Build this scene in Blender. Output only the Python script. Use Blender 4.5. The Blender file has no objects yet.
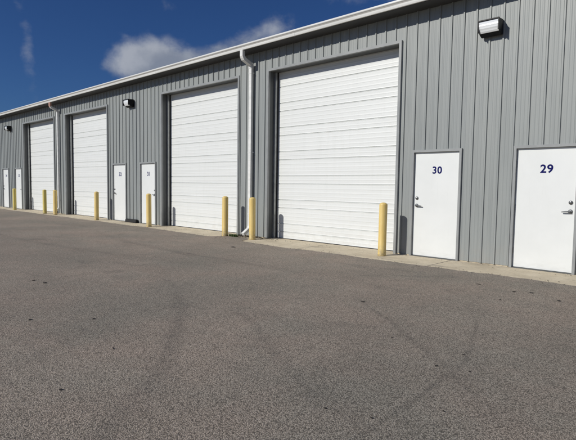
import bpy, bmesh, math, random
from mathutils import Vector, Matrix
C = bpy.context.scene.collection
random.seed(7)

# ------------------------------------------------------------------ camera
F, PITCH, ROLL, YAW, CAMH, CAMD = 493.07, .0672, .0152, .7583, 1.396, 9.176
cam_d = bpy.data.cameras.new('camera')
cam = bpy.data.objects.new('camera', cam_d); C.objects.link(cam)
cam_d.sensor_fit = 'HORIZONTAL'; cam_d.sensor_width = 36; cam_d.lens = F/576*36
cam_d.clip_start = .05; cam_d.clip_end = 4000
c, s = math.cos(YAW), math.sin(YAW)
fw, rt, up = Vector((-s, c, 0)), Vector((c, s, 0)), Vector((0, 0, 1))
f2 = fw*math.cos(PITCH)-up*math.sin(PITCH); u2 = up*math.cos(PITCH)+fw*math.sin(PITCH)
r3 = rt*math.cos(ROLL)+u2*math.sin(ROLL); u3 = u2*math.cos(ROLL)-rt*math.sin(ROLL)
m = Matrix((r3, u3, -f2)).transposed().to_4x4(); m.translation = Vector((0, -CAMD, CAMH))
cam.matrix_world = m
bpy.context.scene.camera = cam

# ------------------------------------------------------------------ sun, sky, exposure
SUN = Vector((.372, 1.0, -.603)).normalized()          # the way the light travels
sd = bpy.data.lights.new('sun', 'SUN'); sd.energy = 3.6; sd.angle = math.radians(.53); sd.color = (1, .965, .90)
so = bpy.data.objects.new('sun', sd); C.objects.link(so)
so.rotation_euler = SUN.to_track_quat('-Z', 'Y').to_euler(); so.location = (-10, -30, 25)
SKY = .05
w = bpy.data.worlds.new('World'); bpy.context.scene.world = w; w.use_nodes = True
nt = w.node_tree; nt.nodes.clear()

class NT:
    """small helper to write node trees briefly"""
    def __init__(self, t): self.t = t
    def n(self, kind, **kw):
        nd = self.t.nodes.new(kind)
        for k, v in kw.items():
            setattr(nd, k, v)
        return nd
    def put(self, sock, v):
        if hasattr(v, 'is_output') or isinstance(v, bpy.types.NodeSocket): self.t.links.new(v, sock)
        else: sock.default_value = v
    def math(self, op, a, b=0., c_=0., clamp=False):
        nd = self.n('ShaderNodeMath', operation=op, use_clamp=clamp)
        for i, v in enumerate((a, b, c_)): self.put(nd.inputs[i], v)
        return nd.outputs[0]
    def mix(self, fac, a, b, blend='MIX'):
        nd = self.n('ShaderNodeMix', data_type='RGBA', blend_type=blend)
        self.put(nd.inputs[0], fac); self.put(nd.inputs[6], a); self.put(nd.inputs[7], b)
        return nd.outputs[2]
    def noise(self, vec, scale, detail=3., rough=.5, dist=0.):
        nd = self.n('ShaderNodeTexNoise')
        if vec is not None: self.put(nd.inputs['Vector'], vec)
        nd.inputs['Scale'].default_value = scale; nd.inputs['Detail'].default_value = detail
        nd.inputs['Roughness'].default_value = rough; nd.inputs['Distortion'].default_value = dist
        return nd.outputs['Fac']
    def remap(self, v, a, b, lo=0., hi=1., smooth=True):
        nd = self.n('ShaderNodeMapRange', interpolation_type='SMOOTHSTEP' if smooth else 'LINEAR')
        self.put(nd.inputs[0], v)
        for i, x in enumerate((a, b, lo, hi)): nd.inputs[i+1].default_value = x
        return nd.outputs[0]
    def mapping(self, vec, scale):
        nd = self.n('ShaderNodeMapping'); self.put(nd.inputs['Vector'], vec); nd.inputs['Scale'].default_value = scale
        return nd.outputs[0]

k = NT(nt)
sky = k.n('ShaderNodeTexSky', sky_type='NISHITA')
sky.sun_disc = False; sky.sun_elevation = math.asin(-SUN.z)
sky.sun_rotation = math.atan2(-SUN.x, -SUN.y) % (2*math.pi)
sky.altitude = 300; sky.air_density = 1.0; sky.dust_density = .35; sky.ozone_density = 3.0
tc = k.n('ShaderNodeTexCoord'); gen = tc.outputs['Generated']
sep = k.n('ShaderNodeSeparateXYZ'); nt.links.new(gen, sep.inputs[0])
az = k.math('MULTIPLY', k.math('ARCTAN2', sep.outputs[0], sep.outputs[1]), 57.2958)
el = k.math('MULTIPLY', k.math('ARCSINE', sep.outputs[2]), 57.2958)
fbm = k.noise(k.mapping(gen, (1, 1, 1.25)), 11., 9., .55, .15)
fine = k.noise(k.mapping(gen, (1, 1, 1.2)), 36., 6., .6, .2)
def blob(a0, e0, ra, re, amp, tilt=0.):
    da = k.math('SUBTRACT', az, a0); de = k.math('SUBTRACT', k.math('SUBTRACT', el, e0), k.math('MULTIPLY', da, tilt))
    q = k.math('ADD', k.math('POWER', k.math('ABSOLUTE', k.math('DIVIDE', da, ra)), 2.), k.math('POWER', k.math('ABSOLUTE', k.math('DIVIDE', de, re)), 2.))
    return k.math('MULTIPLY', k.math('EXPONENT', k.math('MULTIPLY', q, -1.)), amp)
def total(*bs):
    t = bs[0]
    for b in bs[1:]: t = k.math('ADD', t, b)
    return t
body = total(blob(-60.2, 13.2, 2.8, 2.2, 1.15), blob(-56.8, 13.5, 3.2, 2.1, 1.0), blob(-51.5, 14.6, 4.0, 1.5, .68, .25),
             blob(-46.5, 16.7, 4.0, 1.3, .6, .3), blob(-35, 20.5, 5.5, 1.4, .45, .1), blob(-63.6, 12.4, 1.5, .8, .35), blob(-70.9, 12.6, 1.1, 4.5, .36, -3.2))
mask = k.remap(k.math('ADD', k.math('MULTIPLY', body, .95), k.math('ADD', k.math('MULTIPLY', k.math('SUBTRACT', fbm, .5), 1.25), k.math('MULTIPLY', k.math('SUBTRACT', fine, .5), .42))), .24, 1.0, 0., .86)
far = k.remap(k.math('ADD', k.noise(k.mapping(gen, (1, 1, 2.2)), 3.2, 7., .6), k.remap(az, -30, 60, 0, .12)), .60, .80, 0., .55)
far = k.math('MULTIPLY', far, k.remap(k.math('ABSOLUTE', k.math('ADD', az, 57.)), 28, 40))
haze_el = k.remap(el, 4, 22, .35, 0.)
tint = k.mix(1.0, sky.outputs[0], (.36, .60, 1.03, 1), 'MULTIPLY')
cl = k.mix(k.remap(k.math('ADD', k.math('MULTIPLY', k.math('SUBTRACT', fbm, .5), 9.), k.math('SUBTRACT', el, k.math('ADD', 13.2, k.math('MULTIPLY', k.math('ADD', az, 60.), .22)))), -1.6, 1.6), (4.6, 5.2, 6.4, 1), (8.0, 8.5, 9.5, 1))
full = k.mix(k.math('MAXIMUM', mask, far), tint, cl)
bg = k.n('ShaderNodeBackground'); bg.inputs['Strength'].default_value = SKY
nt.links.new(full, bg.inputs[0])
wo = k.n('ShaderNodeOutputWorld'); nt.links.new(bg.outputs[0], wo.inputs[0])
vs = bpy.context.scene.view_settings
vs.view_transform = 'Standard'; vs.look = 'None'; vs.exposure = 0; vs.gamma = 1; vs.use_curve_mapping = False

# ------------------------------------------------------------------ materials
def material(name):
    mt = bpy.data.materials.new(name); mt.use_nodes = True
    t = mt.node_tree; b = t.nodes['Principled BSDF']
    kk = NT(t); o = kk.n('ShaderNodeTexCoord').outputs['Object']
    return mt, kk, b, o
def bump(kk, b, h, dist, strength=1.):
    nd = kk.n('ShaderNodeBump'); kk.put(nd.inputs['Height'], h)
    nd.inputs['Distance'].default_value = dist; nd.inputs['Strength'].default_value = strength
    kk.t.links.new(nd.outputs[0], b.inputs['Normal'])
def rgb(v): return (v[0], v[1], v[2], 1)
def simple(name, col, rough=.5, metal=0., var=.08, scale=6., bumpd=0., bscale=40., stretch=(1, 1, 1)):
    mt, kk, b, o = material(name)
    f = kk.noise(kk.mapping(o, stretch), scale, 5., .6)
    dk = tuple(x*(1-var) for x in col); lt = tuple(min(1, x*(1+var)) for x in col)
    kk.put(b.inputs['Base Color'], kk.mix(kk.remap(f, .3, .7), rgb(dk), rgb(lt)))
    kk.put(b.inputs['Roughness'], kk.remap(f, .2, .8, max(0, rough-.06), min(1, rough+.06)))
    b.inputs['Metallic'].default_value = metal
    if bumpd: bump(kk, b, kk.noise(o, bscale, 4., .6), bumpd)
    return mt
M = {}
# painted steel cladding: faint vertical streaks and a dusty splash zone at the foot
mt, kk, b, o = material('painted_steel')
sx = kk.n('ShaderNodeSeparateXYZ'); kk.t.links.new(o, sx.inputs[0])
st = kk.noise(kk.mapping(o, (7, 7, .35)), 1.6, 6., .6)
pn = kk.noise(kk.mapping(o, (1, 1, .25)), .9, 3., .5)
base = kk.mix(kk.remap(st, .25, .75), (.246, .262, .254, 1), (.303, .320, .309, 1))
base = kk.mix(kk.remap(pn, .3, .7, 0, .35), base, (.260, .280, .278, 1))
wn = kk.n('ShaderNodeTexWhiteNoise', noise_dimensions='1D')      # each sheet of cladding weathers a little differently
kk.put(wn.inputs['W'], kk.math('FLOOR', kk.math('DIVIDE', kk.math('ADD', sx.outputs[0], 60.16), .984)))
base = kk.mix(wn.outputs['Value'], kk.mix(1., base, (.95, .955, .96, 1), 'MULTIPLY'), kk.mix(1., base, (1.05, 1.045, 1.035, 1), 'MULTIPLY'))
splash = kk.math('MULTIPLY', kk.remap(sx.outputs[2], .05, .55, 1, 0), kk.remap(kk.noise(o, 5., 6., .65), .35, .7))
base = kk.mix(kk.math('MULTIPLY', splash, .45), base, (.30, .285, .255, 1))
kk.put(b.inputs['Base Color'], base); kk.put(b.inputs['Roughness'], kk.remap(st, .2, .8, .42, .56))
bump(kk, b, kk.noise(kk.mapping(o, (3, 3, .8)), 2.2, 2., .5), .004, .6)
M['wall'] = mt
M['trim'] = simple('grey_trim', (.285, .295, .292), .42, 0, .08, 3., .001, 8.)
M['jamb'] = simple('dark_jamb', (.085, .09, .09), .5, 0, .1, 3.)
M['track'] = simple('galvanised_track', (.42, .43, .42), .4, .6, .12, 9.)
M['seal'] = simple('black_rubber_seal', (.018, .018, .018), .75, 0, .2)
mt, kk, b, o = material('white_door_paint')
q1 = kk.noise(o, 1.6, 5., .6); q2 = kk.noise(kk.mapping(o, (2, 2, 5)), 3., 6., .7)
zz = kk.n('ShaderNodeSeparateXYZ'); kk.t.links.new(o, zz.inputs[0])
col = kk.mix(kk.remap(q1, .3, .7), (.73, .745, .725, 1), (.765, .78, .76, 1))
foot = kk.math('MULTIPLY', kk.remap(zz.outputs[2], .03, .25, .22, 0), kk.remap(q2, .42, .75))
col = kk.mix(foot, col, (.44, .42, .38, 1))
run = kk.math('MULTIPLY', kk.remap(kk.noise(kk.mapping(o, (14, 1, .5)), 2., 5., .6), .60, .78), .14)
col = kk.mix(run, col, (.5, .5, .47, 1))
kk.put(b.inputs['Base Color'], col); b.inputs['Roughness'].default_value = .38
bump(kk, b, kk.noise(o, 1.3, 2., .5), .0018)
M['door'] = mt
# sectional door: white paint with light dirt runs
mt, kk, b, o = material('white_section_paint')
d1 = kk.noise(kk.mapping(o, (5, 5, .5)), 2., 6., .65)
sz_ = kk.n('ShaderNodeSeparateXYZ'); kk.t.links.new(o, sz_.inputs[0])
d2 = kk.math('MULTIPLY', kk.remap(sz_.outputs[2], .05, .5, .22, 0), kk.remap(kk.noise(o, 6., 6., .7), .4, .7))
d3 = kk.noise(kk.mapping(o, (.25, 1, 9)), 1.6, 4., .6)
bc = kk.mix(kk.remap(d1, .45, .8), (.745, .76, .74, 1), (.71, .725, .70, 1))
bc = kk.mix(kk.remap(d3, .4, .75, 0, .8), bc, (.69, .705, .685, 1))
kk.put(b.inputs['Base Color'], kk.mix(d2, bc, (.50, .47, .41, 1))); b.inputs['Roughness'].default_value = .45
bump(kk, b, kk.noise(kk.mapping(o, (1.0, 1, 1.2)), 1.2, 2., .5), .002, .5)
M['section'] = mt
M['white_metal'] = simple('white_gutter_metal', (.74, .74, .71), .35, 0, .07, 2.5, 0, 40, (.4, 3, 3))
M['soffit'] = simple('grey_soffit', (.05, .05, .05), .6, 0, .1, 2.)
M['salmon'] = simple('faded_salmon_plastic', (.62, .36, .27), .5, 0, .1, 6.)
M['roof'] = simple('galvalume_roof', (.55, .56, .55), .4, .4, .08, 2.)
M['steel'] = simple('brushed_steel', (.24, .24, .235), .32, .9, .1, 30.)
M['numeral'] = simple('navy_vinyl', (.004, .006, .10), .6, 0, .05)
M['numeral'].node_tree.nodes['Principled BSDF'].inputs['Specular IOR Level'].default_value = .1
M['bronze'] = simple('dark_bronze_housing', (.006, .006, .007), .38, 0, .2, 14.)
M['bronze'].node_tree.nodes['Principled BSDF'].inputs['Specular IOR Level'].default_value = .2
M['black'] = simple('black_rubber', (.012, .012, .012), .8, 0, .3, 20., .004, 60.)
mt, kk, b, o = material('ribbed_lens'); b.inputs['Base Color'].default_value = (.82, .84, .84, 1); b.inputs['Roughness'].default_value = .12
b.inputs['Coat Weight'].default_value = .6; M['lens'] = mt
# bollard sleeve
def bollard_material(name, ca, cb):
    mt, kk, b, o = material(name)
    f = kk.noise(kk.mapping(o, (3, 3, .8)), 3.5, 6., .6)
    z = kk.n('ShaderNodeSeparateXYZ'); kk.t.links.new(o, z.inputs[0])
    dirt = kk.math('MULTIPLY', kk.remap(z.outputs[2], .0, .28, .8, 0), kk.remap(kk.noise(o, 16., 6., .7), .3, .65))
    scuff = kk.remap(kk.noise(kk.mapping(o, (1, 1, 2.5)), 13., 6., .75), .66, .74, 0, .5)
    col = kk.mix(kk.remap(f, .3, .7), rgb(ca), rgb(cb))
    col = kk.mix(scuff, col, (.42, .34, .2, 1)); col = kk.mix(dirt, col, (.22, .18, .12, 1))
    kk.put(b.inputs['Base Color'], col); b.inputs['Roughness'].default_value = .5
    return mt
M['bollard'] = bollard_material('pale_yellow_sleeve', (.70, .50, .155), (.76, .58, .22))
M['bollard_olive'] = bollard_material('olive_yellow_sleeve', (.62, .49, .11), (.68, .56, .16))
# concrete apron
mt, kk, b, o = material('concrete_apron')
n1 = kk.noise(o, 2.2, 8., .65); n2 = kk.noise(o, 28., 6., .7); n3 = kk.noise(kk.mapping(o, (.5, 2.2, 1)), 1.3, 6., .7)
col = kk.mix(kk.remap(n1, .3, .7), (.56, .475, .335, 1), (.72, .625, .46, 1))
col = kk.mix(kk.remap(n2, .35, .75, 0, .35), col, (.32, .28, .22, 1))
col = kk.mix(kk.remap(n3, .54, .72, 0, .75), col, (.235, .205, .17, 1))
xx = kk.n('ShaderNodeSeparateXYZ'); kk.t.links.new(o, xx.inputs[0])
jm = kk.math('ABSOLUTE', kk.math('SUBTRACT', kk.math('FRACT', kk.math('DIVIDE', kk.math('ADD', xx.outputs[0], 63.45), 3.2)), .5))
col = kk.mix(kk.math('LESS_THAN', jm, .0032), col, (.07, .06, .05, 1))
kk.put(b.inputs['Base Color'], col); b.inputs['Roughness'].default_value = .9
bump(kk, b, kk.math('ADD', n2, kk.math('MULTIPLY', kk.noise(o, 90., 3., .6), .5)), .006)
M['concrete'] = mt

def circle3(p, q, r):
    ax, ay = p; bx_, by_ = q; cx, cy = r
    d = 2*(ax*(by_-cy)+bx_*(cy-ay)+cx*(ay-by_))
    ux = ((ax*ax+ay*ay)*(by_-cy)+(bx_*bx_+by_*by_)*(cy-ay)+(cx*cx+cy*cy)*(ay-by_))/d
    uy = ((ax*ax+ay*ay)*(cx-bx_)+(bx_*bx_+by_*by_)*(ax-cx)+(cx*cx+cy*cy)*(bx_-ax))/d
    return ux, uy, math.hypot(ax-ux, ay-uy)
# asphalt: bound chippings, pale worn tops, dark binder, old tyre scuffs
mt, kk, b, o = material('worn_asphalt')
vor = kk.n('ShaderNodeTexVoronoi', feature='F1'); kk.put(vor.inputs['Vector'], o); vor.inputs['Scale'].default_value = 128.
vor2 = kk.n('ShaderNodeTexVoronoi', feature='F1'); kk.put(vor2.inputs['Vector'], o); vor2.inputs['Scale'].default_value = 260.
sc = kk.n('ShaderNodeSeparateColor'); kk.t.links.new(vor.outputs['Color'], sc.inputs[0])
sc2 = kk.n('ShaderNodeSeparateColor'); kk.t.links.new(vor2.outputs['Color'], sc2.inputs[0])
big = kk.noise(o, .33, 6., .62); mid = kk.noise(o, 2.4, 6., .65); fin = kk.noise(o, 9., 5., .7)
stone = kk.mix(kk.remap(sc.outputs[0], .05, .95, 0, 1, False), (.175, .150, .124, 1), (.66, .575, .49, 1))
stone = kk.mix(kk.remap(sc.outputs[1], .90, .97, 0, .65), stone, (.76, .70, .63, 1))
stone = kk.mix(.38, stone, kk.mix(sc2.outputs[0], (.12, .103, .085, 1), (.66, .575, .49, 1)))
gap = kk.remap(vor.outputs['Distance'], .42, .78, 0, .72)
col = kk.mix(gap, stone, (.045, .042, .039, 1))
col = kk.mix(kk.remap(big, .30, .70, 0, 1), kk.mix(1., col, (.83, .845, .83, 1), 'MULTIPLY'), kk.mix(1., col, (1.12, 1.075, 1.04, 1), 'MULTIPLY'))
hue = kk.noise(o, .85, 5., .6, .6)
col = kk.mix(kk.remap(hue, .35, .65), kk.mix(1., col, (.96, .975, .955, 1), 'MULTIPLY'), kk.mix(1., col, (1.03, .995, .965, 1), 'MULTIPLY'))
blot = kk.remap(kk.noise(kk.mapping(o, (.55, 1, 1)), 1.25, 7., .72, .8), .54, .70, 0, .26)
col = kk.mix(blot, col, (.085, .08, .074, 1))
col = kk.mix(kk.remap(mid, .35, .75, 0, .30), col, kk.mix(1., col, (.72, .72, .73, 1), 'MULTIPLY'))
P = kk.n('ShaderNodeSeparateXYZ'); kk.t.links.new(o, P.inputs[0])
wob = kk.math('MULTIPLY', kk.math('SUBTRACT', kk.noise(o, .8, 2., .5), .5), .22)
def arc(p, q, r, width, amt, reach):
    ux, uy, R_ = circle3(p, q, r)
    dx = kk.math('SUBTRACT', P.outputs[0], ux); dy = kk.math('SUBTRACT', P.outputs[1], uy)
    rr = kk.math('SQRT', kk.math('ADD', kk.math('MULTIPLY', dx, dx), kk.math('MULTIPLY', dy, dy)))
    dd = kk.math('ABSOLUTE', kk.math('ADD', kk.math('SUBTRACT', rr, R_), wob))
    mx = kk.math('SUBTRACT', P.outputs[0], q[0]); my = kk.math('SUBTRACT', P.outputs[1], q[1])
    far_ = kk.math('SQRT', kk.math('ADD', kk.math('MULTIPLY', mx, mx), kk.math('MULTIPLY', my, my)))
    g = kk.math('MULTIPLY', kk.remap(dd, 0., width, amt, 0.), kk.remap(far_, reach*.35, reach, 1, 0))
    return kk.math('MULTIPLY', g, kk.remap(fin, .3, .62, .15, 1))
arcs = [arc((-6.24, -5.2), (-3.53, -6.88), (-2.59, -7.89), .15, .29, 3.6), arc((-2.6, -3.15), (-1.66, -5.46), (-1.54, -6.74), .04, .32, 2.5),
        arc((-3.51, -4.14), (-2.48, -4.92), (-1.92, -5.39), .06, .29, 2.2), arc((-4.6, -5.4), (-3.17, -6.11), (-2.1, -6.7), .10, .18, 1.8),
        arc((-20, -4.4), (-13, -4.9), (-8, -4.2), .2, .2, 7.5), arc((-14, -2.6), (-9, -3.3), (-4.5, -3.0), .2, .22, 6.)]
tot = arcs[0]
for a in arcs[1:]: tot = kk.math('MAXIMUM', tot, a)
col = kk.mix(tot, col, (.05, .049, .048, 1))
spots = kk.remap(kk.noise(o, 1.7, 3., .5), .70, .78, 0, .35)
col = kk.mix(spots, col, (.06, .058, .055, 1))
# dust and washed-out grit along the slab
edge = kk.math('MULTIPLY', kk.remap(P.outputs[1], -2.1, -.8, 0, .35), kk.remap(mid, .35, .65, .2, 1))
col = kk.mix(edge, col, (.21, .185, .155, 1))
kk.put(b.inputs['Base Color'], col); b.inputs['Roughness'].default_value = .92; b.inputs['Specular IOR Level'].default_value = .25
h = kk.math('ADD', kk.math('MULTIPLY', kk.remap(vor.outputs['Distance'], 0, .8, 1, 0), 1.), kk.math('ADD', kk.math('MULTIPLY', sc.outputs[2], .5), kk.math('MULTIPLY', fin, .35)))
bump(kk, b, h, .003, .7)
M['asphalt'] = mt
mt, kk, b, o = material('grass_ground')
g1 = kk.noise(o, .15, 8., .7)
kk.put(b.inputs['Base Color'], kk.mix(g1, (.05, .075, .025, 1), (.11, .12, .05, 1))); b.inputs['Roughness'].default_value = .95
M['grass'] = mt
M['weed'] = simple('weed_green', (.075, .12, .03), .6, 0, .3, 30.)
M['litter'] = simple('brown_leaf_litter', (.055, .04, .026), .85, 0, .4, 30.)
M['dark_leaf'] = simple('dark_wet_leaf', (.030, .024, .019), .7, 0, .4, 30.)

# ------------------------------------------------------------------ helpers
def link(name, bm, mat, parent=None, smooth=False, label=None):
    me = bpy.data.meshes.new(name); bmesh.ops.recalc_face_normals(bm, faces=bm.faces[:]); bm.to_mesh(me); bm.free()
    if smooth:
        for p in me.polygons: p.use_smooth = True
    me.materials.append(mat)
    o = bpy.data.objects.new(name, me); C.objects.link(o)
    if parent: o.parent = parent
    if label: o['label'] = label
    return o
def tag(o, label, cat, group=None):
    o['label'] = label; o['category'] = cat
    if group: o['group'] = group
    return o
def thing(name, loc, label, cat, group=None):
    o = bpy.data.objects.new(name, None); C.objects.link(o); o.location = loc; o.empty_display_size = .1
    return tag(o, label, cat, group)
def box(bm, x0, x1, y0, y1, z0, z1, bev=0.):
    vs_ = [bm.verts.new((x, y, z)) for z in (z0, z1) for y in (y0, y1) for x in (x0, x1)]
    fs = [bm.faces.new([vs_[i] for i in q]) for q in ((0, 1, 3, 2), (4, 6, 7, 5), (0, 4, 5, 1), (2, 3, 7, 6), (0, 2, 6, 4), (1, 5, 7, 3))]
    if bev:
        es = list({e for f in fs for e in f.edges})
        bmesh.ops.bevel(bm, geom=es, offset=bev, segments=2, profile=.5, affect='EDGES')
def boxes(*bs, bev=0.):
    bm = bmesh.new()
    for b_ in bs: box(bm, *b_, bev=bev)
    return bm
def extrude_x(pts, x0, x1, closed=True):
    """a (y, z) outline drawn out along x"""
    bm = bmesh.new()
    a = [bm.verts.new((x0, y, z)) for y, z in pts]; b_ = [bm.verts.new((x1, y, z)) for y, z in pts]
    n = len(pts)
    for i in range(n if closed else n-1): bm.faces.new((a[i], a[(i+1) % n], b_[(i+1) % n], b_[i]))
    if closed: bm.faces.new(a); bm.faces.new(b_[::-1])
    return bm
def lathe(bm, prof, seg=28, cx=0., cy=0.):
    rings = [[bm.verts.new((cx+r*math.cos(2*math.pi*i/seg), cy+r*math.sin(2*math.pi*i/seg), z)) for i in range(seg)] for r, z in prof]
    for a, b_ in zip(rings, rings[1:]):
        for i in range(seg): bm.faces.new((a[i], a[(i+1) % seg], b_[(i+1) % seg], b_[i]))
    bm.faces.new(rings[0][::-1]); bm.faces.new(rings[-1])
def sweep_yz(bm, path, wx, wd, x):
    """rectangular duct of width wx (along x) and depth wd following a (y, z) path with mitred bends"""
    n = len(path); rings = []
    for i, (y, z) in enumerate(path):
        t0 = Vector((path[i][0]-path[i-1][0], path[i][1]-path[i-1][1])).normalized() if i else None
        t1 = Vector((path[i+1][0]-y, path[i+1][1]-z)).normalized() if i < n-1 else None
        t = (t0+t1).normalized() if t0 and t1 else (t0 or t1)
        nn = Vector((-t.y, t.x)); sc_ = 1/max(.4, nn.dot(Vector((-(t0 or t1).y, (t0 or t1).x))))
        a = Vector((y, z))+nn*wd/2*sc_; b_ = Vector((y, z))-nn*wd/2*sc_
        rings.append([bm.verts.new((x+sx_*wx/2, p.x, p.y)) for sx_, p in ((-1, a), (1, a), (1, b_), (-1, b_))])
    for r0, r1 in zip(rings, rings[1:]):
        for i in range(4): bm.faces.new((r0[i], r0[(i+1) % 4], r1[(i+1) % 4], r1[i]))
    bm.faces.new(rings[0][::-1]); bm.faces.new(rings[-1])

# ------------------------------------------------------------------ ground
X0, X1 = -46.0, 9.0            # ends of the building
def structure(o): o['kind'] = 'structure'; return o
bm = bmesh.new()
v = [bm.verts.new(p) for p in ((-900, -900, -.06), (900, -900, -.06), (900, 900, -.06), (-900, 900, -.06))]; bm.faces.new(v)
structure(link('ground', bm, M['grass']))
def slab_z(y): return .012 if y > 0 else .012+y*.0068 if y > -.95 else .0055+(y+.95)*.06
bm = bmesh.new(); prev = None
ys = [.6, 0, -.5, -.95, -1.15, -1.5]
for x in (X0, X1):
    row = [bm.verts.new((x, y, slab_z(y))) for y in ys]
    if prev:
        for i in range(len(ys)-1): bm.faces.new((prev[i], row[i], row[i+1], prev[i+1]))
    prev = row
structure(link('pavement', bm, M['concrete']))
def hat(x, a, b_, soft):
    t = min((x-a)/soft, (b_-x)/soft); t = max(0, min(1, t)); return t*t*(3-2*t)
bm = bmesh.new(); prev = None
x = -70.0; rough = random.Random(3); wob1 = 0
while x < 45.01:
    e = -1.03+.26*max(0, min(1, (-8-x)/6))
    wob1 = wob1*.85+rough.uniform(-.012, .012)
    e += wob1+.02*math.sin(x*1.7)+.012*math.sin(x*4.3+1)+rough.uniform(-.013, .013)
    e += .50*hat(x, -10.9, -9.35, .35)
    if not X0 < x < X1: e = 1.0
    rows = [(e, slab_z(e)+.006 if X0 < x < X1 else 0), (-1.35, 0), (-75, 0)]
    row = [bm.verts.new((x, y, z)) for y, z in rows]
    if prev:
        for i in range(2): bm.faces.new((prev[i], row[i], row[i+1], prev[i+1]))
    prev = row; x += .05 if -34 < x < 3 else .5
structure(link('asphalt', bm, M['asphalt']))

# ------------------------------------------------------------------ building
PITCH_R = .246; RIB0 = -5.391
OH_W, OH_H = 3.875, 4.40
OH = [-9.425, -14.53, -22.28, -27.45]                 # left edges of the overhead door openings
ED = [(-3.122, '29', 1), (-5.1325, '30', -1), (-15.93, '31', 1), (-17.95, '32', -1), (-28.83, '33', 1), (-30.84, '34', -1)]
DW, DZ0, DZ1 = .967, .03, 2.135
EAVE = 4.962

bld = thing('storage_building', (-18, 8, 0), 'long grey ribbed steel storage building with white overhead doors and white gutter', 'building')
def part(name, bm, mat, parent=None, smooth=False, label=None):
    o = link(name, bm, mat, parent or bld, smooth, label)
    o.matrix_parent_inverse = Matrix.Translation(-Vector(bld.location)) if parent is None else Matrix.Identity(4)
    return o
openings = [(l, l+OH_W, OH_H) for l in OH]+[(l-.03, l+DW+.03, DZ1+.03) for l, _, _ in ED]
xs = []
i0 = int((X0-RIB0)/PITCH_R)-1; i1 = int((X1-RIB0)/PITCH_R)+1
for i in range(i0, i1+1):
    r = RIB0+i*PITCH_R
    xs += [(r-.048, 0), (r-.030, -.023), (r-.007, -.023), (r, 0), (r+.046, 0), (r+.060, -.003), (r+.074, -.003), (r+.088, 0), (r+.112, 0), (r+.126, -.003), (r+.140, -.003), (r+.154, 0)]
xs = [p for p in sorted(xs) if X0 < p[0] < X1]
def prof(x):
    for (a, ya), (b_, yb) in zip(xs, xs[1:]):
        if a <= x <= b_: return ya+(yb-ya)*(x-a)/max(1e-9, b_-a)
    return 0
extra = [e for o_ in openings for e in o_[:2]]+[X0, X1]
cuts = sorted(set(xs+[(e, prof(e)) for e in extra]))
bm = bmesh.new()
for (a, ya), (b_, yb) in zip(cuts, cuts[1:]):
    mid_ = (a+b_)/2; z0 = .03
    for l, r, ht in openings:
        if l < mid_ < r: z0 = ht
    bm.faces.new([bm.verts.new(p) for p in ((a, ya, z0), (b_, yb, z0), (b_, yb, EAVE+.02), (a, ya, EAVE+.02))])
BY = 16.0; RZ = 5.115; RIDGE = RZ+(BY/2+.45)/10
for X in (X0, X1):
    bm.faces.new([bm.verts.new(p) for p in ((X, 0, .05), (X, BY, .05), (X, BY, RZ-.1), (X, BY/2, RIDGE-.1), (X, 0, RZ-.1))])
bm.faces.new([bm.verts.new(p) for p in ((X0, BY, .05), (X1, BY, .05), (X1, BY, RZ-.1), (X0, BY, RZ-.1))])
bmesh.ops.remove_doubles(bm, verts=bm.verts[:], dist=1e-5)
part('wall', bm, M['wall'])
# foundation upstand that shows as a dark line under the cladding; broken at the door openings
segs = []; xa = X0+.02
for l, r, _ in sorted(openings):
    segs.append((xa, l-.001,   .012, .10, -.02, .12)); xa = r+.001
segs.append((xa, X1-.02,   .012, .10, -.02, .12))
for q in segs: part('foundation', boxes(q), M['concrete'])
# roof, soffit, gutter
bm = bmesh.new()
rp = [(-.42, RZ), (BY/2, RIDGE), (BY+.42, RZ), (BY+.42, RZ-.05), (BY/2, RIDGE-.06), (-.42, RZ-.03)]
part('roof', extrude_x(rp, X0-.25, X1+.25), M['roof'])
part('soffit', boxes((X0-.2, X1+.2, -.40, .03, EAVE, EAVE+.03)), M['soffit'])
gp = [(-.365, 4.972), (-.437, 4.972), (-.446, 5.000), (-.452, 5.030), (-.470, 5.048), (-.488, 5.060), (-.494, 5.072), (-.494, 5.094), (-.480, 5.100), (-.474, 5.092), (-.474, 5.080), (-.435, 5.06), (-.372, 5.06)]
part('gutter', extrude_x(gp, X0-.25, X1+.25), M['white_metal'])
fl = boxes((X0-.25, X1+.25, -.425, -.36, RZ+.004, RZ+.012))
part('drip_edge', fl, M['white_metal'])
for i in range(int((X1-X0)/6.1)+1):              # slip joints of the gutter
    x = X0+1.2+i*6.1
    if x < X1: part('gutter_joint', extrude_x([(y-.003 if y < -.43 else y, z-.003 if z < 4.99 else z+.0015) for y, z in gp], x, x+.05), M['white_metal'])
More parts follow.
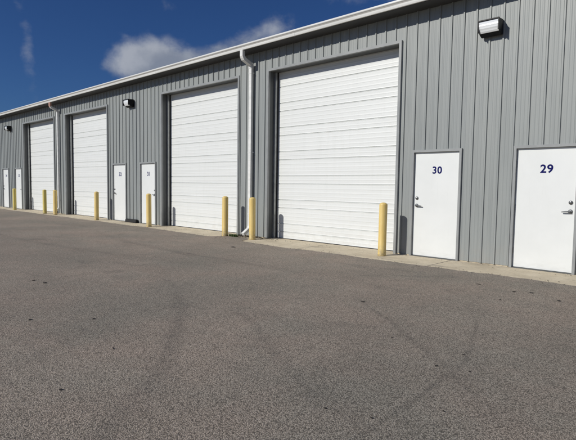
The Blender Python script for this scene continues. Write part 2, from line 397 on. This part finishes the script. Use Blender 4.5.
# downspouts
def downspout(x, old):
    lab = 'white downspout with a salmon coloured outlet between the two far overhead doors' if old else 'white downspout between the two nearest overhead doors'
    bm = bmesh.new()
    sweep_yz(bm, [(-.085, 4.60), (-.085, .30), (-.105, .24), (-.33, .09)], .10, .075, x)
    d = part('downspout', bm, M['white_metal'], label=lab)
    inv = d.matrix_parent_inverse.copy()
    def sub(name, bm, mat):
        o = link(name, bm, mat, d); return o
    bm = bmesh.new(); sweep_yz(bm, [(-.405, 4.975), (-.405, 4.83), (-.385, 4.79)], .105, .08, x)
    sub('outlet', bm, M['salmon'] if old else M['white_metal'])
    bm = bmesh.new(); sweep_yz(bm, [(-.392, 4.80), (-.36, 4.755), (-.14, 4.665), (-.092, 4.62), (-.085, 4.56)], .112, .086, x)
    sub('elbow', bm, M['white_metal'])
    for z in (4.42, 2.3, .62):
        bm = bmesh.new(); a_ = [(-.066, -.031), (-.056, -.031), (-.0555, -.1265), (.0555, -.1265), (.056, -.031), (.066, -.031), (.066, -.028), (.053, -.028), (.0525, -.1235), (-.0525, -.1235), (-.053, -.028), (-.066, -.028)]
        lo_ = [bm.verts.new((x+px, py, z)) for px, py in a_]; hi_ = [bm.verts.new((x+px, py, z+.03)) for px, py in a_]
        for q in range(12): bm.faces.new((lo_[q], lo_[(q+1) % 12], hi_[(q+1) % 12], hi_[q]))
        bm.faces.new(lo_); bm.faces.new(hi_[::-1])
        sub('strap', bm, M['white_metal'])
downspout(-10.06, False); downspout(-22.95, True)

# overhead doors: sectional panel profile with paired seams
PY = .275
def panel_profile():
    pts = []; seams = []
    kx = 4.02
    while kx > -.5:
        seams += [kx, kx-.424]; kx -= .637
    seams = sorted(z for z in seams if .1 < z < OH_H+.1)
    zs = [.028]+seams+[OH_H+.15]
    for i in range(len(zs)-1):
        a, b_ = zs[i], zs[i+1]
        lo, hi = a+(.013 if i else 0), b_-(.011 if i < len(zs)-2 else 0)
        if i: pts += [(PY+.018, a-.004), (PY+.018, a+.004)]
        n = max(2, int((hi-lo)/.085)); st_ = (hi-lo)/n
        pts.append((PY-.004, lo))
        for j in range(n):
            z = lo+j*st_
            pts += [(PY, z+st_*.22), (PY, z+st_*.82), (PY-.0022, z+st_*.90), (PY-.0022, z+st_)] if j < n-1 else [(PY, z+st_*.22), (PY, z+st_*.9), (PY-.004, hi)]
    return pts
OHL = ['white overhead door nearest the camera, beside the door numbered 30', 'white overhead door left of the white downspout, second nearest the camera',
       'white overhead door right of the far downspout, third from the camera', 'farthest white overhead door, left of the far downspout']
for l, lab in zip(OH, OHL):
    r = l+OH_W
    bm = extrude_x(panel_profile(), l+.03, r-.03, closed=False)
    d = part('overhead_door', bm, M['section'], label=lab)
    def sub(name, bm, mat): return link(name, bm, mat, d)
    T = .058
    # face trim on the cladding: two jambs and a head, standing proud of the ribs
    def subs(name, mat, *bs):
        for q in bs: sub(name, boxes(q), mat)
    subs('jamb_trim', M['trim'], (l-T, l, -.046, .02, .013, OH_H+T), (r, r+T, -.046, .02, .013, OH_H+T))
    sub('head_trim', boxes((l+.0005, r-.0005, -.046, .02, OH_H, OH_H+T)), M['trim'])
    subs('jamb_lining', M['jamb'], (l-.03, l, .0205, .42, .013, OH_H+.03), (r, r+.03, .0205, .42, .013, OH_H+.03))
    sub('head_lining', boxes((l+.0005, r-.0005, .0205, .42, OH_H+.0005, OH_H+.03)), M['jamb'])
    subs('track', M['track'], (l+.0005, l+.055, .165, .235, .013, OH_H-.001), (r-.035, r-.0005, .165, .235, .013, OH_H-.001))
    subs('seal', M['seal'], (l+.001, l+.075, .237, .268, .013, OH_H-.002), (r-.055, r-.001, .237, .268, .013, OH_H-.002))
    sub('bottom_seal', boxes((l+.02, r-.02, PY-.012, PY+.05, .0125, .030)), M['seal'])

# entry doors
def digits(txt):
    cu = bpy.data.curves.new('digits', 'FONT'); cu.body = txt; cu.size = .195; cu.align_x = 'CENTER'; cu.align_y = 'CENTER'
    cu.extrude = .0012; cu.offset = .0048; cu.space_character = 1.08; cu.resolution_u = 6
    o = bpy.data.objects.new('digits', cu); C.objects.link(o)
    bpy.context.view_layer.update()
    me = bpy.data.meshes.new_from_object(o.evaluated_get(bpy.context.evaluated_depsgraph_get()))
    bpy.data.objects.remove(o); me.transform(Matrix.Rotation(math.radians(90), 4, 'X') @ Matrix.Diagonal((1.03, 1, 1, 1))); me.name = 'number'
    return me
LY = .012                                              # face of the leaf
for l, num, side in ED:
    r = l+DW
    bm = boxes((l+.003, r-.003, LY, LY+.045, DZ0, DZ1-.003), bev=.002)
    d = part('entry_door', bm, M['door'], label='white entry door numbered %s with %s lever handle on its %s' % (num, 'a steel', 'right' if side > 0 else 'left'))
    def sub(name, bm, mat, smooth=False): return link(name, bm, mat, d, smooth)
    J = .046
    # one frame: an inverted U drawn out from the face to behind the leaf
    bm = bmesh.new(); uo = [(l-J, .013), (l-J, DZ1+J), (r+J, DZ1+J), (r+J, .013), (r, .013), (r, DZ1), (l, DZ1), (l, .013)]
    fa = [bm.verts.new((px, -.042, pz)) for px, pz in uo]; fb = [bm.verts.new((px, .08, pz)) for px, pz in uo]
    for q in range(8): bm.faces.new((fa[q], fa[(q+1) % 8], fb[(q+1) % 8], fb[q]))
    bm.faces.new(fa); bm.faces.new(fb[::-1])
    bmesh.ops.bevel(bm, geom=[e for e in bm.edges if all(v_.co.y < 0 for v_ in e.verts)], offset=.002, segments=1, affect='EDGES')
    sub('frame', bm, M['trim'])
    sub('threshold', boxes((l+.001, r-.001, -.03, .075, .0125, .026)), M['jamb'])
    hx = (r-.075) if side > 0 else (l+.075)
    # deadbolt
    bm = bmesh.new(); lathe(bm, [(.033, 0), (.033, .012), (.026, .020), (.012, .024)], 20)
    bmesh.ops.rotate(bm, verts=bm.verts[:], matrix=Matrix.Rotation(math.radians(90), 3, 'X')); bmesh.ops.translate(bm, verts=bm.verts[:], vec=(hx, LY, 1.205))
    sub('deadbolt', bm, M['steel'], True)
    # lever: rose, neck and a lever pointing to the middle of the leaf
    bm = bmesh.new(); lathe(bm, [(.036, 0), (.036, .008), (.030, .014), (.012, .016), (.012, .05), (.010, .056)], 20)
    bmesh.ops.rotate(bm, verts=bm.verts[:], matrix=Matrix.Rotation(math.radians(90), 3, 'X')); bmesh.ops.translate(bm, verts=bm.verts[:], vec=(hx, LY, 1.055))
    dr = -side
    pr = None
    for t, (w_, z_, y_) in enumerate(((.012, 0, .050), (.011, .0, .052), (.010, -.002, .053), (.009, -.006, .050), (.007, -.010, .045))):
        xq = hx+dr*(-.012+t*.034)
        ring = [bm.verts.new((xq, LY-y_+a*.008, 1.055+z_+b_*w_)) for a, b_ in ((-1, -1), (1, -1), (1, 1), (-1, 1))]
        if pr:
            for i in range(4): bm.faces.new((pr[i], pr[(i+1) % 4], ring[(i+1) % 4], ring[i]))
        else: bm.faces.new(ring)
        pr = ring
    bm.faces.new(pr[::-1])
    sub('handle', bm, M['steel'])
    for z in (.32, 1.09, 1.86):
        bm = bmesh.new(); lathe(bm, [(.008, z-.055), (.008, z+.055)], 12, (l+.004) if side > 0 else (r-.004), LY-.004)
        sub('hinge', bm, M['steel'])
    me = digits(num); me.materials.append(M['numeral'])
    o_ = bpy.data.objects.new('number', me); C.objects.link(o_); o_.parent = d; o_.location = ((l+r)/2+.012, LY-.0015, 1.765)

# ------------------------------------------------------------------ wall lights
def wall_light(x, lab):
    t = thing('wall_light', (x, -.03, 4.165), lab, 'wall light', 'wall lights under the eave')
    hw = .185
    # housing: an open-fronted wedge, deeper at the top
    o = [(0, 0), (-.055, -.01), (-.14, .035), (-.155, .045), (-.205, .225), (-.20, .245), (-.12, .262), (0, .265)]
    bm = extrude_x(o, -hw, hw); bmesh.ops.bevel(bm, geom=[e for e in bm.edges], offset=.006, segments=2, affect='EDGES')
    link('housing', bm, M['bronze'], t)
    # brow over the lens and the frame round it
    link('brow', boxes((-hw-.004, hw+.004, -.232, -.185, .236, .256)), M['bronze'], t)
    for a_, b_ in ((-hw-.004, -hw+.014), (hw-.014, hw+.004)): link('bezel', boxes((a_, b_, -.226, -.14, .05, .2355)), M['bronze'], t)
    # ribbed lens
    pts = []; n = 8
    for i in range(n+1):
        f = i/n; y = -.158-.055*f; z = .040+.190*f; bulge = .020*math.sin(math.pi*min(1, f*1.1))
        pts.append((y-bulge-(.0035 if i % 2 else 0), z))
    pts += [(-.19, .232), (-.145, .040)]
    link('lens', extrude_x(pts, -hw+.016, hw-.016), M['lens'], t)
    link('conduit_hub', boxes((-.05, .05, .0005, .035, .06, .19), bev=.004), M['bronze'], t)
    return t
wall_light(-3.63, 'black wall light with a bright glass lens, above and between doors 29 and 30')
wall_light(-16.53, 'black wall light above the two far doors beside the second and third overhead doors')
wall_light(-29.43, 'farthest and smallest black wall light, near the left edge of the photo')

# ------------------------------------------------------------------ bollards
def bollard_mesh():
    bm = bmesh.new(); R_, H_ = .083, 1.10
    pr = [(R_+.004, -.02), (R_+.004, .02), (R_, .03), (R_, H_-.05)]
    for i in range(1, 8):
        a = math.pi/2*i/8; pr.append((R_*math.cos(a), H_-.05+.05*math.sin(a)))
    pr.append((.006, H_))
    lathe(bm, pr, 36)
    me = bpy.data.meshes.new('bollard'); bmesh.ops.recalc_face_normals(bm, faces=bm.faces[:]); bm.to_mesh(me); bm.free()
    for p in me.polygons: p.use_smooth = True
    return me
bmz = bollard_mesh(); bmz.materials.append(M['bollard'])
bmo = bmz.copy(); bmo.materials[0] = M['bollard_olive']
spec = [(-5.535, 0, 'pale yellow bollard closest to the camera, just left of the door numbered 30'),
        (-9.49, 0, 'pale yellow bollard standing in front of the foot of the nearest white downspout'),
        (-10.61, 0, 'pale yellow bollard just left of the nearest downspout, before the second overhead door'),
        (-14.56, 0, 'yellow bollard covering part of the white door numbered 31'),
        (-18.35, 0, 'yellow bollard before the right half of the third overhead door'),
        (-22.31, 0, 'pale yellow bollard at the foot of the far downspout with the salmon outlet'),
        (-23.50, 1, 'olive yellow bollard in front of the farthest overhead door'),
        (-27.48, 1, 'farthest olive yellow bollard, between the two leftmost white doors')]
for i, (x, olive, lab) in enumerate(spec):
    o = bpy.data.objects.new('bollard', bmo if olive else bmz); C.objects.link(o)
    o.location = (x, -.505, slab_z(-.505)-.002 if not -10.9 < x < -9.35 else .014); o.rotation_euler = (random.uniform(-.006, .006), random.uniform(-.008, .008), random.uniform(0, 6))
    tag(o, lab, 'bollard', 'yellow bollards in front of the overhead doors')

# ------------------------------------------------------------------ small things on the ground
bm = extrude_x([(-.035, .013), (-.125, .012), (-.125, .06), (-.112, .12), (-.09, .135), (-.035, .135)], -16.87, -16.10)
bmesh.ops.bevel(bm, geom=bm.edges[:], offset=.008, segments=2, affect='EDGES')
tag(link('rubber_block', bm, M['black']), 'low black block against the foot of the grey wall between doors 31 and 32', 'block')

def weed(x, y, n, lab, hgt):
    bm = bmesh.new()
    for i in range(n):
        a = random.uniform(0, 6.283); r = random.random()**.6*.11; h = random.uniform(.4, 1)*hgt; w_ = random.uniform(.004, .008)
        px, py = r*math.cos(a)*1.6, r*math.sin(a)*.6; la = random.uniform(0, 6.283); ln = random.uniform(.3, 1.)*h
        d = Vector((math.cos(la), math.sin(la), 0)); sd_ = Vector((-d.y, d.x, 0))*w_
        p0 = Vector((px, py, -.004)); p1 = p0+Vector((0, 0, h*.6))+d*ln*.3; p2 = p0+Vector((0, 0, h*.9))+d*ln
        vv = [bm.verts.new(q) for q in (p0-sd_, p0+sd_, p1+sd_*1.2, p1-sd_*1.2, p2)]
        bm.faces.new(vv[:4]); bm.faces.new((vv[3], vv[2], vv[4]))
    o = link('weed', bm, M['weed']); o.location = (x, y, .012)
    return tag(o, lab, 'weed')
weed(-10.33, -.43, 170, 'small green weed growing at the slab edge beside the bollard left of the downspout', .10)

def flake(bm, x, y, z, r, rnd, thick=.003, curl=.3):
    n = rnd.randint(6, 9); a0 = rnd.uniform(0, 6.28); el = rnd.uniform(.45, .9); top = []; bot = []
    for i in range(n):
        t = 6.2832*i/n; q = r*rnd.uniform(.65, 1.1)
        u, v_ = q*math.cos(t), q*math.sin(t)*el
        px, py = u*math.cos(a0)-v_*math.sin(a0), u*math.sin(a0)+v_*math.cos(a0)
        zz = z+rnd.uniform(0, curl)*r
        top.append(bm.verts.new((x+px, y+py, zz+thick))); bot.append(bm.verts.new((x+px, y+py, zz)))
    c_ = bm.verts.new((x, y, z+thick)); cb = bm.verts.new((x, y, z))
    for i in range(n):
        j = (i+1) % n
        bm.faces.new((top[i], top[j], c_)); bm.faces.new((bot[j], bot[i], cb)); bm.faces.new((bot[i], bot[j], top[j], top[i]))
bm = bmesh.new(); rr = random.Random(11)
for i in range(420):
    x = rr.gauss(-9.95, .42); y = -.03-abs(rr.gauss(0, .20))
    if y < -.75: continue
    flake(bm, x, y, slab_z(y)+.012, rr.uniform(.008, .026), rr)
lit = link('leaf_litter', bm, M['litter']); lit['kind'] = 'stuff'; tag(lit, 'brown leaf litter and grit gathered at the wall foot below the nearest downspout', 'leaf litter')
bm = bmesh.new()
for i in range(700):
    x = rr.uniform(-31, -1.5); y = -.06-abs(rr.gauss(0, .16)) if rr.random() < .4 else -1.03+.26*max(0, min(1, (-8-x)/6))+rr.gauss(0, .09)
    flake(bm, x, y, max(slab_z(y), 0)+.008, rr.uniform(.004, .013), rr)
grit = link('grit', bm, M['litter']); grit['kind'] = 'stuff'; tag(grit, 'scattered grit and leaf crumbs along the concrete slab', 'grit')
flecks = [(-7.16, -6.55, .055), (-7.45, -6.6, .035), (-3.43, -4.2, .055), (-1.76, -5.59, .022), (-1.72, -5.18, .02), (-1.62, -6.7, .017), (-5.3, -7.38, .035), (-3.34, -7.86, .022),
          (-2.34, -2.16, .045), (-2.15, -2.05, .05), (-1.75, -2.3, .06), (-2.29, -2.81, .03), (-1.52, -5.52, .018), (-4.9, -6.9, .03), (-3.9, -7.2, .022), (-2.9, -2.0, .05), (-2.4, -5.2, .02), (-1.35, -6.3, .015), (-1.9, -6.8, .016), (-8.6, -1.9, .09)]
for i, (x, y, r) in enumerate(flecks):
    bm = bmesh.new(); q = random.Random(40+i); flake(bm, 0, 0, 0, r*.66, q, .003, .16)
    o = link('fallen_leaf', bm, M['dark_leaf']); o.location = (x, y, .002)
    tag(o, 'small dark fallen leaf lying flat on the open asphalt', 'leaf', 'dark leaves scattered on the asphalt')
